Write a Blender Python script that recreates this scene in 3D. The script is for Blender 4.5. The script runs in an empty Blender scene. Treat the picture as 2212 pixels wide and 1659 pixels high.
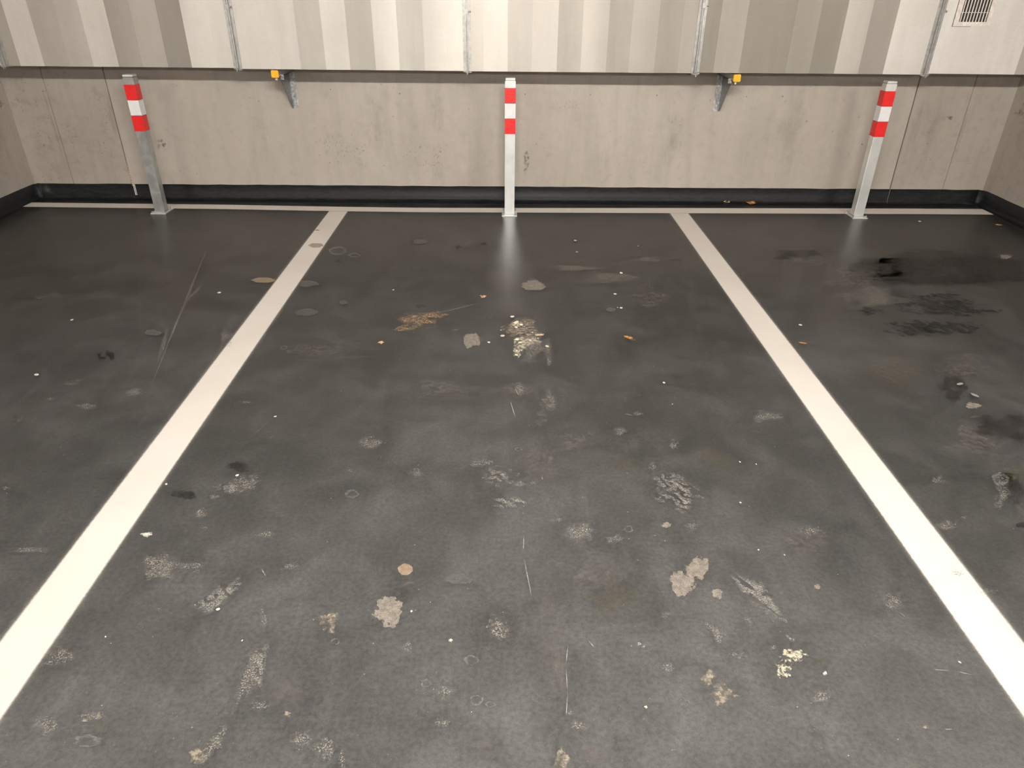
import bpy, bmesh, math, random
from mathutils import Vector, Matrix
random.seed(7)
SC = bpy.context.scene
COL = SC.collection
PI = math.pi

# ------------------------------------------------------------ camera, world, exposure
FPX, CAMH = 1525.66, 1.4815
rows = [[0.9999333, -0.0074327, 0.008838], [-0.0039778, 0.4968077, 0.8678515], [-0.0108413, -0.8678288, 0.496745]]
cam_d = bpy.data.cameras.new('camera'); cam = bpy.data.objects.new('camera', cam_d); COL.objects.link(cam)
cam_d.sensor_width = 36.0; cam_d.lens = FPX * 36.0 / 2212.0; cam_d.clip_start = 0.02; cam_d.clip_end = 60
cam.matrix_world = Matrix.Translation((0, 0, CAMH)) @ Matrix(rows).transposed().to_4x4()
SC.camera = cam
w = bpy.data.worlds.new('world'); SC.world = w; w.use_nodes = True
w.node_tree.nodes['Background'].inputs[0].default_value = (0.9, 0.95, 1.0, 1)
w.node_tree.nodes['Background'].inputs[1].default_value = 0.02
SC.view_settings.view_transform = 'Standard'; SC.view_settings.look = 'None'
SC.view_settings.gamma = 1.0; SC.view_settings.use_curve_mapping = False
SC.view_settings.exposure = 0.0
LAMP_COL = (1.0, 0.945, 0.875)
LAMPS = [(0.15, 0.25, 1.5, 445), (-3.2, 0.25, 1.5, 95), (3.4, 0.25, 1.5, 160), (0.0, -5.0, 1.5, 230), (-5.0, -5.0, 1.5, 180), (5.0, -5.0, 1.5, 180)]   # x, y, length, glow of the diffuser; last three are added fill lamps
CEIL = 2.6
STAINS = [('tan',-0.2832,1.5055,0.0284,0.0,-0.0038,0.0311),('peel',-0.3107,1.3537,0.0515,0.0,-0.0096,0.0666),('patch',-0.1287,1.4676,0.051,0.0001,-0.0017,0.029),('dust',-0.0114,1.2927,0.0533,0.0,-0.0005,0.0573),('rust',-0.463,1.3203,0.0337,0.0,-0.0119,0.0547),('ring',-0.4301,1.2507,0.0148,0.0,-0.003,0.0146),('ring',-0.9516,1.297,0.0136,0.0,-0.006,0.0133),('ring',-0.186,1.1253,0.0182,-0.0,-0.0016,0.0162),('ring',-0.0633,1.0796,0.0219,-0.0,-0.0007,0.0201),('ring',-0.079,1.1923,0.0246,-0.0,-0.0009,0.0208),('film',-0.1681,1.1649,0.0214,-0.0,-0.0045,0.0523),('film',-0.0365,0.9676,0.04,-0.0001,-0.0009,0.0384),('rust',0.1276,0.9339,0.0228,-0.0,0.002,0.0291),('film',0.2029,0.9444,0.0958,-0.0002,0.0051,0.0469),('white',-0.1358,1.2537,0.0075,0.0,-0.0006,0.0083),('peel',0.5644,1.5123,0.0439,0.0001,0.0138,0.0582),('peel',0.5038,1.4506,0.0444,0.0001,0.0129,0.0596),('peel',0.5956,1.4142,0.0194,0.0,0.0061,0.0235),('peel',0.5104,1.6968,0.02,0.0001,0.0035,0.0176),('dust',0.5891,1.697,0.031,0.0001,0.0074,0.0325),('ring',0.3871,1.6793,0.0198,0.0001,0.0032,0.0213),('peel',0.8859,1.4405,0.0107,0.0,0.0046,0.0121),('cream',0.7352,1.2046,0.0412,-0.0,0.0125,0.0353),('cream',0.696,1.1659,0.026,-0.0,0.0116,0.0339),('dust',0.5908,1.2061,0.0368,-0.0,0.0065,0.0229),('dust',0.6557,1.3208,0.0202,0.0,0.0071,0.0236),('rust',0.5024,1.1392,0.0242,-0.0,0.0091,0.0363),('rust',0.5282,1.0953,0.0459,-0.0,0.0106,0.0395),('white',0.7947,1.1523,0.0072,-0.0,0.0033,0.0084),('dust',0.7624,1.09,0.0348,-0.0,0.0123,0.0314),('dust',0.6918,1.2303,0.0149,-0.0,0.006,0.0181),('dust',0.3647,1.2304,0.0223,-0.0,0.004,0.0234),('white',0.35,1.242,0.006,-0.0,0.001,0.0064),('white',0.3355,1.0608,0.0055,-0.0,0.001,0.0061),('peel',-0.1549,2.9983,0.0519,0.0005,-0.0043,0.1017),('clay',-0.4344,3.2193,0.144,0.0017,-0.0127,0.117),('clay',-0.3521,3.2819,0.0878,0.0011,-0.0056,0.0639),('clay',-0.4952,3.1166,0.0702,0.0008,-0.005,0.0392),('patch',-0.8472,3.4409,0.0303,0.0004,-0.0076,0.0382),('patch',-1.0056,3.314,0.0821,0.001,-0.014,0.0576),('patch',-1.0912,3.6974,0.0736,0.0011,-0.0145,0.0601),('ring',-1.0469,4.2551,0.0791,0.0014,-0.0223,0.1082),('ring',-0.9274,4.1718,0.0531,0.0009,-0.0097,0.0524),('dark',-0.2938,4.3395,0.0442,0.0008,-0.0023,0.0392),('dark',-0.1394,4.406,0.0298,0.0006,-0.0008,0.0287),('dark',-1.0062,4.0716,0.0312,0.0005,-0.0062,0.0302),('dark',-0.4368,3.3977,0.0391,0.0005,-0.0031,0.03),('tanf',-1.3556,3.7492,0.0969,0.0015,-0.0156,0.0526),('tanf',-1.2056,4.3541,0.0622,0.0012,-0.0144,0.0618),('patch',-0.5482,4.4353,0.0636,0.0012,-0.0073,0.0697),('dark',-1.2654,4.664,0.0233,0.0005,-0.0044,0.0189),('peel',0.1644,3.6883,0.084,0.0012,0.0033,0.0944),('patch',0.1573,3.7863,0.0297,0.0004,0.0009,0.0268),('patch',0.5479,3.3626,0.0361,0.0005,0.0048,0.037),('dark',1.0417,4.1228,0.0464,0.0008,0.0064,0.031),('film',-0.511,4.5794,0.0576,0.0011,-0.0035,0.0368),('rust',0.0928,3.1231,0.1272,0.0014,0.0043,0.1974),('cream',0.083,2.9714,0.0598,0.0006,0.0024,0.1216),('cream',0.0578,2.8764,0.0238,0.0002,0.0009,0.0636),('cream',0.1358,2.9915,0.0547,0.0006,0.0017,0.0491),('dust',0.1185,2.9238,0.1208,0.0012,0.0053,0.1781),('cream',0.0551,3.1868,0.0373,0.0004,0.0007,0.0543),('dust',0.2033,2.9437,0.0324,0.0003,0.0053,0.1019),('dust',0.1998,2.7963,0.0156,0.0001,0.0065,0.1219),('dust',0.1831,2.4442,0.0492,0.0004,0.0058,0.1085),('film',0.0684,2.5286,0.1441,0.0011,0.0026,0.1427),('dust',0.0591,2.5476,0.0362,0.0003,0.0015,0.0961),('dark',2.7992,3.9918,0.5814,0.0094,0.2421,0.4196),('dark',2.6398,4.1667,0.3645,0.0063,0.1386,0.264),('dark',2.4211,4.017,0.3531,0.0058,0.0837,0.1688),('dark',2.5398,3.8224,0.7127,0.0108,0.0447,0.0823),('dark',2.1883,3.9975,0.193,0.0031,0.0886,0.1969),('tdark',2.3273,3.4764,0.3138,0.0041,0.0927,0.1727),('tdark',2.3817,3.3737,0.1073,0.0013,0.0757,0.1347),('tdark',2.097,3.1995,0.2199,0.0025,0.039,0.0756),('tdark',2.0147,3.1288,0.1872,0.0021,0.0402,0.0796),('tdark',2.2255,3.1577,0.2034,0.0023,0.0522,0.0942),('tdark',2.5167,3.3754,0.1075,0.0013,0.0356,0.0599),('dark',1.835,4.2547,0.221,0.0039,0.039,0.109),('dust',1.7779,4.1353,0.1439,0.0025,0.0259,0.0727),('dark',1.7174,4.1675,0.0724,0.0012,0.0144,0.0421),('film',1.898,4.1127,0.215,0.0036,0.0786,0.2062),('dust',1.9947,3.5674,0.2396,0.0033,0.1105,0.2455),('film',2.0382,3.8439,0.3395,0.0052,0.1401,0.3236),('tdark',1.9048,3.3678,0.0915,0.0011,0.0302,0.067),('tan2',1.707,2.723,0.2451,0.0021,0.1148,0.2411),('film',2.0275,2.7258,0.2072,0.0018,0.1367,0.2418),('dark',1.8955,2.5619,0.0864,0.0007,0.0947,0.171),('peel',1.8965,2.4239,0.0403,0.0003,0.0182,0.0314),('film',3.137,4.2175,0.1294,0.0023,0.0666,0.1077),('peel',3.1347,4.2089,0.048,0.0008,0.0299,0.0483),('tan2',1.7858,1.9805,0.0615,0.0003,0.0634,0.1008),('film',1.7543,2.1507,0.1628,0.0009,0.1324,0.2272),('film',1.7729,2.2439,0.0783,0.0005,0.0688,0.1204),('dust',1.6812,1.8768,0.0394,0.0001,0.0863,0.1405),('dark',1.7206,1.8769,0.0493,0.0002,0.0589,0.0936),('dark',1.9442,2.261,0.1577,0.0009,0.0886,0.1422),('dark',1.6327,1.702,0.0277,0.0001,0.0122,0.0191),('dust',1.3968,1.7013,0.0552,0.0001,0.0193,0.0354),('dust',1.4671,1.7346,0.0187,0.0001,0.0079,0.014),('dust',1.3548,1.4202,0.0409,0.0,0.0103,0.0173),('tlight',0.5877,1.8531,0.1063,0.0004,0.0328,0.1527),('tlight',0.5552,1.9229,0.0793,0.0003,0.0159,0.0802),('dust',0.6235,2.1387,0.0321,0.0002,0.01,0.0484),('tan2',0.4282,2.0288,0.0924,0.0004,0.0091,0.0622),('tan2',0.7482,2.0582,0.1249,0.0006,0.027,0.106),('dust',0.5219,2.0019,0.0306,0.0001,0.0061,0.0339),('dark',-0.9225,1.9954,0.0561,0.0003,-0.0143,0.0436),('dark',-1.0515,1.8424,0.0586,0.0002,-0.013,0.033),('dust',-0.8711,1.9045,0.0873,0.0003,-0.0251,0.0786),('tlight',-0.9169,1.8794,0.0864,0.0003,-0.0157,0.0463),('dust',-0.9609,1.7498,0.0274,0.0001,-0.0156,0.042),('tdark',-1.7879,2.8222,0.0565,0.0005,-0.0273,0.0558),('dust',-0.9891,1.521,0.0916,0.0002,-0.0323,0.0768),('dust',-0.9884,1.488,0.0493,0.0001,-0.0144,0.0339),('dust',-0.9003,1.5156,0.0499,0.0001,-0.0133,0.0347),('white',-1.0899,1.6504,0.0228,0.0001,-0.0068,0.0155),('dust',-0.9278,1.6801,0.0178,0.0,-0.0049,0.0133),('dust',-0.7274,1.6533,0.0441,0.0001,-0.0091,0.0312),('dust',-1.3127,3.0158,0.0461,0.0005,-0.0423,0.1239),('dust',-0.4898,2.1387,0.0634,0.0003,-0.0123,0.0742),('dust',-0.0797,2.0264,0.0613,0.0003,-0.0016,0.0516),('tlight',-0.0138,1.9464,0.0894,0.0004,-0.0006,0.0814),('tlight',0.0175,1.8104,0.104,0.0004,0.0002,0.0442),('ring',0.0523,2.1063,0.0189,0.0001,0.0003,0.0164),('film',0.1463,2.3323,0.0679,0.0004,0.0056,0.1266),('film',0.1411,2.0274,0.1228,0.0006,0.013,0.2773),('film',-0.2496,2.5452,0.2407,0.0019,-0.0109,0.1439),('film',-0.8235,2.877,0.3417,0.0033,-0.0386,0.1731),('film',-0.5145,1.0962,0.0824,-0.0001,-0.0253,0.0943),('dust',-0.3954,0.9563,0.0383,-0.0001,-0.0106,0.0474),('dust',-0.3502,0.9348,0.0101,-0.0,-0.0079,0.0396),('dust',-0.9441,1.036,0.0463,-0.0001,-0.0096,0.0191),('rust',-0.9283,1.0383,0.0119,-0.0,-0.0051,0.0103),('rust',-0.9557,1.0255,0.0092,-0.0,-0.003,0.0058),('rust',-0.4966,1.0413,0.012,-0.0,-0.0032,0.0119),('dust',-1.0369,1.0129,0.0457,-0.0001,-0.0201,0.0358),('rust',-0.6626,0.9354,0.0377,-0.0001,-0.0099,0.0264),('dust',-1.1086,1.2023,0.0575,-0.0,-0.0284,0.0522),('dust',-0.2446,1.2304,0.0221,-0.0,-0.0043,0.0359),('dust',0.2317,1.6662,0.0717,0.0002,0.0059,0.0659),('dust',0.9516,1.668,0.0633,0.0002,0.0149,0.0397),('film',0.277,2.1729,0.1292,0.0007,0.0136,0.1525),('dust',1.0387,2.3381,0.0915,0.0006,0.0206,0.0637),('film',0.7768,3.5507,0.2204,0.003,0.0425,0.2428),('dust',0.6109,3.822,0.2003,0.0031,0.0177,0.1366),('dust',0.4102,3.9687,0.2406,0.0039,0.0065,0.0774),('dust',0.8793,4.1365,0.1071,0.0018,0.0127,0.0726),('dust',1.0769,1.3859,0.0482,0.0,0.0251,0.0523),('dust',1.316,1.4913,0.0338,0.0,0.0103,0.0184),('rust',0.9705,1.0078,0.0107,-0.0,0.0052,0.0101),('dust',-1.3966,1.5813,0.102,0.0002,-0.0113,0.0195),('dust',-1.6451,2.3889,0.0566,0.0004,-0.0199,0.039),('dust',-1.5127,2.4978,0.0469,0.0004,-0.0253,0.0556),('dust',-1.6557,1.8766,0.0228,0.0001,-0.0112,0.0184),('film',-1.796,2.5717,0.0717,0.0006,-0.0255,0.0484),('film',-2.4113,3.5071,0.1515,0.0021,-0.0436,0.0785),('patch',-1.681,3.0621,0.0547,0.0006,-0.0191,0.0443),('tan2',0.3107,1.4021,0.1284,0.0001,0.0129,0.0952),('film',0.2692,1.4898,0.1334,0.0002,0.0141,0.1256),('film',0.9001,1.6059,0.1762,0.0004,0.0552,0.1516),('film',-1.8717,3.6997,0.0254,0.0004,-0.0146,0.0354),('dust',-0.9786,2.8663,0.0145,0.0001,-0.0052,0.0194),('ring',-1.0142,2.9124,0.0211,0.0002,-0.0078,0.0289),('dust',-0.5342,1.9731,0.0192,0.0001,-0.003,0.0154),('tan2',-0.91,1.0139,0.0396,-0.0001,-0.017,0.0346),('film',-1.848,2.2897,0.0351,0.0002,-0.0238,0.0402),('dust',0.0538,1.9006,0.0317,0.0001,0.0004,0.0245),('dust',-1.0352,2.4248,0.0388,0.0003,-0.0067,0.0209),('dust',0.5243,2.3483,0.03,0.0002,0.005,0.0309),('dust',-0.9285,1.3533,0.0125,0.0,-0.0043,0.0101),('tan2',-0.2322,2.81,0.0266,0.0002,-0.0014,0.0213),('dust',0.1556,1.0453,0.0137,-0.0,0.0009,0.0109),('dust',-0.6172,1.5142,0.0403,0.0001,-0.0068,0.0257),('ring',-1.0059,1.7792,0.0118,0.0,-0.0023,0.0059),('film',1.8516,2.3366,0.0356,0.0002,0.0103,0.0178),('dust',-0.4511,0.9794,0.0367,-0.0001,-0.008,0.0321),('tan2',1.0181,1.3449,0.0132,0.0,0.0032,0.0069),('dust',-0.236,3.109,0.0248,0.0003,-0.0013,0.0211),('film',-2.8169,3.947,0.0169,0.0003,-0.0164,0.0279),('dust',0.2603,1.8326,0.0178,0.0001,0.0009,0.0094),('tan2',0.3359,2.1916,0.0119,0.0001,0.0009,0.0083),('dust',-0.9473,1.8308,0.0275,0.0001,-0.0073,0.0205),('dust',-0.566,1.063,0.0387,-0.0,-0.0057,0.019),('dust',-1.825,2.4478,0.029,0.0002,-0.0135,0.0242),('film',-0.8492,2.1728,0.0419,0.0002,-0.0107,0.0379),('ring',1.7107,1.9379,0.0433,0.0002,0.0283,0.0463),('dust',-0.1394,1.0174,0.0299,-0.0,-0.0013,0.0171),('dust',0.4088,1.1715,0.0327,-0.0,0.0046,0.0231),('dust',0.4363,1.3349,0.0198,0.0,0.0039,0.0198),('ring',-0.9239,0.9757,0.0429,-0.0001,-0.0106,0.0208),('film',-0.272,1.4462,0.037,0.0,-0.0038,0.0313),('tan2',-1.9633,2.8889,0.0332,0.0003,-0.0166,0.0315),('dust',-0.3048,1.9661,0.0387,0.0002,-0.0048,0.0435),('tan2',0.798,1.1934,0.0411,-0.0,0.0067,0.0173),('tan2',2.1509,2.9634,0.0339,0.0003,0.0228,0.0406),('dust',-0.0621,1.6281,0.0113,0.0,-0.0003,0.0102),('tan2',1.695,4.0687,0.0144,0.0002,0.0077,0.0223),('tan2',-0.7035,2.0995,0.0131,0.0001,-0.0026,0.0106),('dust',-0.6324,0.9697,0.0234,-0.0,-0.0072,0.0204),('film',-0.5072,3.6113,0.0448,0.0006,-0.0056,0.049),('dust',-0.137,1.0997,0.037,-0.0,-0.0021,0.0281),('film',-0.0723,3.2514,0.0314,0.0004,-0.0008,0.0427),('film',-1.4865,3.009,0.0284,0.0003,-0.0086,0.0222),('ring',3.3315,4.7793,0.0185,0.0004,0.0114,0.0192),('dust',0.1661,1.7176,0.0357,0.0001,0.0018,0.0284),('dust',0.0963,1.9084,0.0209,0.0001,0.0007,0.0209),('dust',0.4392,2.2234,0.0435,0.0003,0.0065,0.0465),('dust',0.1751,1.0101,0.0278,-0.0,0.0018,0.0203),('film',-0.2455,3.083,0.039,0.0004,-0.0036,0.0555),('ring',-0.5008,1.8468,0.0317,0.0001,-0.0061,0.0323),('tan2',-0.7244,1.0487,0.0229,-0.0,-0.0075,0.0195),('ring',0.4312,1.0692,0.013,-0.0,0.0027,0.0121),('film',-0.8493,1.386,0.0215,0.0,-0.008,0.021),('dust',0.3391,1.6331,0.0371,0.0001,0.0048,0.0358),('tan2',0.7143,0.991,0.0158,-0.0,0.0057,0.0149),('dust',0.3743,0.9517,0.0129,-0.0,0.0012,0.006),('ring',-0.0291,1.066,0.0179,-0.0,-0.0002,0.01),('dust',1.4891,1.9293,0.0323,0.0001,0.0164,0.0307),('tlight',-0.7928,1.392,0.0609,0.1048,-0.0405,0.0236),('tlight',-0.7633,1.4121,0.0299,0.0915,-0.0247,0.0081),('tlight',-0.5991,1.1609,-0.0248,0.1362,-0.0267,-0.0049),('dust',-0.6169,1.1417,0.006,0.1414,-0.0376,0.0016),('dust',-0.635,1.3212,0.024,-0.0562,0.0108,0.0046),('dust',-0.6435,0.9697,0.0259,0.065,-0.0228,0.0091),('tlight',0.6954,1.4134,0.0634,-0.1483,0.0471,0.0201),('tlight',0.7245,1.4148,0.0264,-0.1128,0.0378,0.0089),('dust',0.5565,1.2867,0.053,-0.0502,0.0131,0.0138),('dust',0.5566,1.26,-0.0021,-0.0356,0.0188,-0.0011),('tlight',0.7497,1.2601,0.0165,-0.0357,0.0132,0.0061),('film',-0.9111,2.2544,0.0317,0.1057,-0.012,0.0036),('scr',0.1609,1.2081,-0.0066,-0.0406,0.0021,-0.0003),('scr',0.1547,1.135,-0.0008,-0.0472,0.002,-0.0),('scr',0.1492,1.0592,-0.0059,-0.0437,0.0019,-0.0003),('scr',1.0862,1.1603,0.0378,-0.0033,0.0002,0.0021),('scr',1.1415,1.1508,0.0286,-0.0081,0.0006,0.002),('scr',-0.6863,1.4904,0.0182,-0.0239,0.0019,0.0014),('scr',0.0602,1.6152,-0.003,-0.0607,0.0025,-0.0001),('scr',0.0685,1.4749,0.013,-0.1077,0.0024,0.0003),('scr',0.0702,2.5326,-0.0318,0.0272,-0.0022,-0.0026),('scr',0.0527,2.5139,0.0108,-0.0496,0.0034,0.0007),('dust',-1.6683,3.5703,0.0006,0.1755,-0.0148,0.0),('dust',-0.2377,3.3688,0.1384,0.0906,-0.0063,0.0096),('film',0.1242,1.2654,0.0088,-0.291,0.0641,0.0019),('scr',0.0332,2.3853,0.0157,-0.1043,0.0033,0.0005),('scr',0.1304,1.9341,0.0012,-0.0155,0.0028,0.0002),('dust',1.0795,1.333,0.0297,-0.0239,0.0038,0.0047),('scr',0.486,2.343,0.0236,-0.01,0.0013,0.003),('scr',0.2256,1.2399,0.0084,-0.0148,0.0019,0.0011),('scr',0.3822,1.6322,0.0065,0.0037,-0.0008,0.0015),('scr',1.0175,1.0008,0.016,-0.0,0.0,0.0019),('dust',-1.5749,2.931,-0.0868,0.2832,-0.0169,-0.0052),('dust',-1.6587,3.3797,0.2924,-1.269,0.0104,0.0024)]
CRUMBS = [(0.0397,3.264,0.0211),(0.0552,3.1895,0.0299),(0.0646,3.2032,0.0184),(0.0823,3.1677,0.0206),(0.0568,3.1386,0.0182),(-0.0092,3.0422,0.0221),(-0.0178,3.1062,0.0112),(-0.0734,2.9717,0.0174),(0.0542,2.8456,0.0168),(0.0596,3.0055,0.0219),(0.0743,2.9713,0.0196),(0.1207,2.9963,0.0175),(0.1985,2.9341,0.0194),(0.0558,2.8856,0.0127),(0.1344,3.082,0.0112)]
CHIPS = [(0.6774,3.8849,0.0244),(0.4601,4.4705,0.0273),(0.4509,4.2474,0.0175),(0.8546,4.3698,0.012),(0.5995,3.5677,0.0202),(0.606,3.3811,0.0193),(0.5885,3.3869,0.0097),(1.4704,3.1814,0.0209),(2.9682,4.9446,0.0236),(-0.2475,1.3473,0.0087),(-1.024,1.2624,0.0071),(1.1461,1.1835,0.0094),(-1.089,1.6483,0.0126),(-0.9109,1.9453,0.0142),(-1.1313,1.896,0.0123),(-0.887,2.3189,0.0143),(0.8368,2.0307,0.0099),(0.8904,2.0172,0.0082),(0.7735,1.8059,0.0091),(0.7643,1.5857,0.007),(0.8351,1.5642,0.0069),(0.6765,2.4226,0.0075),(0.6761,2.5954,0.0158),(-0.6697,1.2507,0.0071),(-0.7674,1.3534,0.0124),(-1.9894,2.6415,0.0234),(-2.1359,3.1993,0.0181),(-1.5374,3.5575,0.0223),(-0.6082,3.6098,0.0126)]
LEAFPOS = [(1.8864,5.3741,0.0719),(1.714,5.4217,0.047),(0.5879,3.021,0.042),(-0.1154,3.5067,0.0371),(-0.5741,2.9564,0.0323),(0.1666,3.0487,0.0422),(1.4073,2.9753,0.0352),(3.4895,4.8679,0.0401),(1.9389,2.5936,0.0399),(1.9469,2.5012,0.0427)]

# ------------------------------------------------------------ node helpers
class NT:
    def __init__(s, name):
        s.m = bpy.data.materials.new(name); s.m.use_nodes = True; s.t = s.m.node_tree; s.t.nodes.clear()
        s.out = s.t.nodes.new('ShaderNodeOutputMaterial')
    def set(s, sock, v):
        if isinstance(v, bpy.types.NodeSocket): s.t.links.new(v, sock)
        elif v is not None:
            if hasattr(sock.default_value, '__len__') and not hasattr(v, '__len__'): v = (v,) * len(sock.default_value)
            if hasattr(v, '__len__') and len(sock.default_value) == 4 and len(v) == 3: v = (*v, 1)
            sock.default_value = v
    def n(s, typ, ins=(), out=0, **kw):
        nd = s.t.nodes.new('ShaderNode' + typ)
        for k, v in kw.items(): setattr(nd, k, v)
        if isinstance(ins, dict):
            for k, v in ins.items(): s.set(nd.inputs[k], v)
        else:
            for k, v in enumerate(ins): s.set(nd.inputs[k], v)
        return nd.outputs[out]
    def math(s, op, a, b=0.0, c=0.0): return s.n('Math', (a, b, c), operation=op)
    def noise(s, vec, scale, detail=4, rough=.55, dist=0.0): return s.n('TexNoise', {'Vector': vec, 'Scale': scale, 'Detail': detail, 'Roughness': rough, 'Distortion': dist}, 0)
    def ramp(s, v, a, b, lo=0.0, hi=1.0): return s.n('MapRange', {'Value': v, 'From Min': a, 'From Max': b, 'To Min': lo, 'To Max': hi}, 0, interpolation_type='SMOOTHSTEP')
    def mix(s, f, a, b):
        nd = s.t.nodes.new('ShaderNodeMix'); nd.data_type = 'RGBA'
        s.set(nd.inputs[0], f); s.set(nd.inputs[6], a); s.set(nd.inputs[7], b); return nd.outputs[2]
    def vmul(s, a, b): return s.n('VectorMath', (a, b), 0, operation='MULTIPLY')
    def pos(s, sc=(1, 1, 1), off=None):
        g = s.n('NewGeometry', (), 0)
        return s.n('Mapping', {'Vector': g, 'Scale': sc, 'Location': off or (0, 0, 0)}, 0)
    def bump(s, h, st, dist=.001): return s.n('Bump', {'Height': h, 'Strength': st, 'Distance': dist}, 0)
    def bsdf(s, **kw):
        return s.n('BsdfPrincipled', {k.replace('_', ' '): v for k, v in kw.items()}, 0)
    def finish(s, sh): s.t.links.new(sh, s.out.inputs[0]); return s.m

def simple(name, col, rough=.5, metal=0.0, nscale=40, var=.15, bump=0.0, **kw):
    t = NT(name); p = t.pos(); n = t.noise(p, nscale, 5)
    c = t.mix(t.ramp(n, .3, .7), tuple(x * (1 - var) for x in col), tuple(min(1, x * (1 + var)) for x in col))
    r = t.ramp(n, .3, .7, rough * .85, min(1, rough * 1.15))
    a = dict(Base_Color=c, Roughness=r, Metallic=metal)
    if bump: a['Normal'] = t.bump(n, bump)
    a.update(kw)
    return t.finish(t.bsdf(**a))

# ---- floor coating: near black trafficked coating with dust, wear and specks
def mat_floor():
    t = NT('floor_coating'); p = t.pos()
    big = t.noise(p, .8, 4, .55); mid = t.noise(p, 4.5, 7, .66, .5)
    streak = t.noise(t.pos((7, 2.0, 1)), 2.2, 6, .62, .6)
    fine = t.noise(p, 80, 5, .72); grit = t.noise(p, 520, 4, .8)
    c = t.mix(t.ramp(big, .32, .68), (.010, .0105, .0105), (.021, .020, .019))
    c = t.mix(t.math('MULTIPLY', t.ramp(mid, .45, .22), .5), c, (.010, .0105, .0105))
    # dust patches, plus brighter light near the camera painted in as a gradient
    yy = t.n('SeparateXYZ', (p,), 1)
    near_light = t.ramp(yy, 4.4, .3, .0, .35)
    d = t.math('ADD', near_light, t.math('MULTIPLY', t.ramp(mid, .36, .72), .21))
    d = t.math('ADD', d, t.math('MULTIPLY', t.ramp(streak, .45, .9), .14))
    d = t.math('MULTIPLY', d, t.ramp(big, .28, .68, .72, 1.15))
    d = t.math('MULTIPLY', d, t.ramp(fine, .3, .7, .68, 1.32))
    c = t.mix(d, c, (.160, .160, .158))
    c = t.mix(t.math('MULTIPLY', t.ramp(grit, .54, .74), t.math('ADD', .12, t.math('MULTIPLY', near_light, 1.1))), c, (.27, .265, .25))
    c = t.mix(t.math('MULTIPLY', t.ramp(grit, .46, .26), .55), c, (.012, .012, .012))
    for sc, th, amt in ((30, .060, .85), (80, .085, .5)):
        vn = t.t.nodes.new('ShaderNodeTexVoronoi'); vn.inputs['Scale'].default_value = sc; t.set(vn.inputs['Vector'], p)
        sel = t.math('GREATER_THAN', t.n('SeparateColor', (vn.outputs['Color'],), 0), .76)
        dd = t.math('MULTIPLY', t.ramp(vn.outputs['Distance'], th, th * .5), sel)
        c = t.mix(t.math('MULTIPLY', dd, amt), c, (.48, .46, .41))
    r = t.math('ADD', t.ramp(mid, .2, .8, .278, .30), t.math('MULTIPLY', near_light, .25))
    h = t.math('ADD', t.noise(p, 160, 3, .6), t.math('MULTIPLY', grit, .5))
    coat = t.bsdf(Base_Color=c, Roughness=r, IOR=1.5, Specular_IOR_Level=.46, Normal=t.bump(h, .4, .0010))
    dusty = t.bsdf(Base_Color=c, Roughness=.56, IOR=1.5, Specular_IOR_Level=.7, Normal=t.bump(h, .5, .0012))
    return t.finish(t.n('MixShader', (t.ramp(d, .05, .6, .0, .92), coat, dusty), 0))

# ---- stains: flat films on the floor with noisy outlines
def mat_stain(name, col, col2, amt, edge=.35, spk=None, rough=.5, ring=False, wave=None, spec=.4, soft=.25):
    t = NT(name); p = t.pos(); uv = t.n('UVMap', (), 0)
    d = t.n('VectorMath', (uv,), 1, operation='LENGTH')
    rnd = t.n('ObjectInfo', (), 5)
    pv = t.n('VectorMath', (p, t.n('CombineXYZ', (rnd, rnd, 0))), 0, operation='ADD')
    n1 = t.noise(t.n('VectorMath', (uv, t.n('CombineXYZ', (t.math('MULTIPLY', rnd, 37.0), rnd, 0))), 0, operation='ADD'), 1.7, 5, .6)
    e = t.math('ADD', d, t.math('MULTIPLY', t.math('SUBTRACT', n1, .5), edge * 5.0))
    m = t.ramp(e, .78, .78 - soft)
    m = t.math('MULTIPLY', m, t.ramp(d, 1.0, .9))
    if ring:
        m = t.math('MULTIPLY', m, t.ramp(e, .34, .6))
    if spk:
        sc, lo, hi = spk
        m = t.math('MULTIPLY', m, t.ramp(t.noise(pv, sc, 6, .72), lo, hi))
    if wave:
        wsc, wl, wh = wave
        wv = t.n('TexWave', {'Vector': pv, 'Scale': wsc, 'Distortion': 9.0, 'Detail': 3.0, 'Detail Scale': 1.6}, 1, wave_type='BANDS', bands_direction='DIAGONAL')
        m = t.math('MULTIPLY', m, t.ramp(wv, wl, wh))
    m = t.math('MULTIPLY', m, amt)
    c = t.mix(t.ramp(t.noise(pv, 60, 4), .35, .65), col, col2)
    b = t.bsdf(Base_Color=c, Roughness=rough, Specular_IOR_Level=spec)
    return t.finish(t.n('MixShader', (m, t.n('BsdfTransparent', ()), b), 0))

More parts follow.
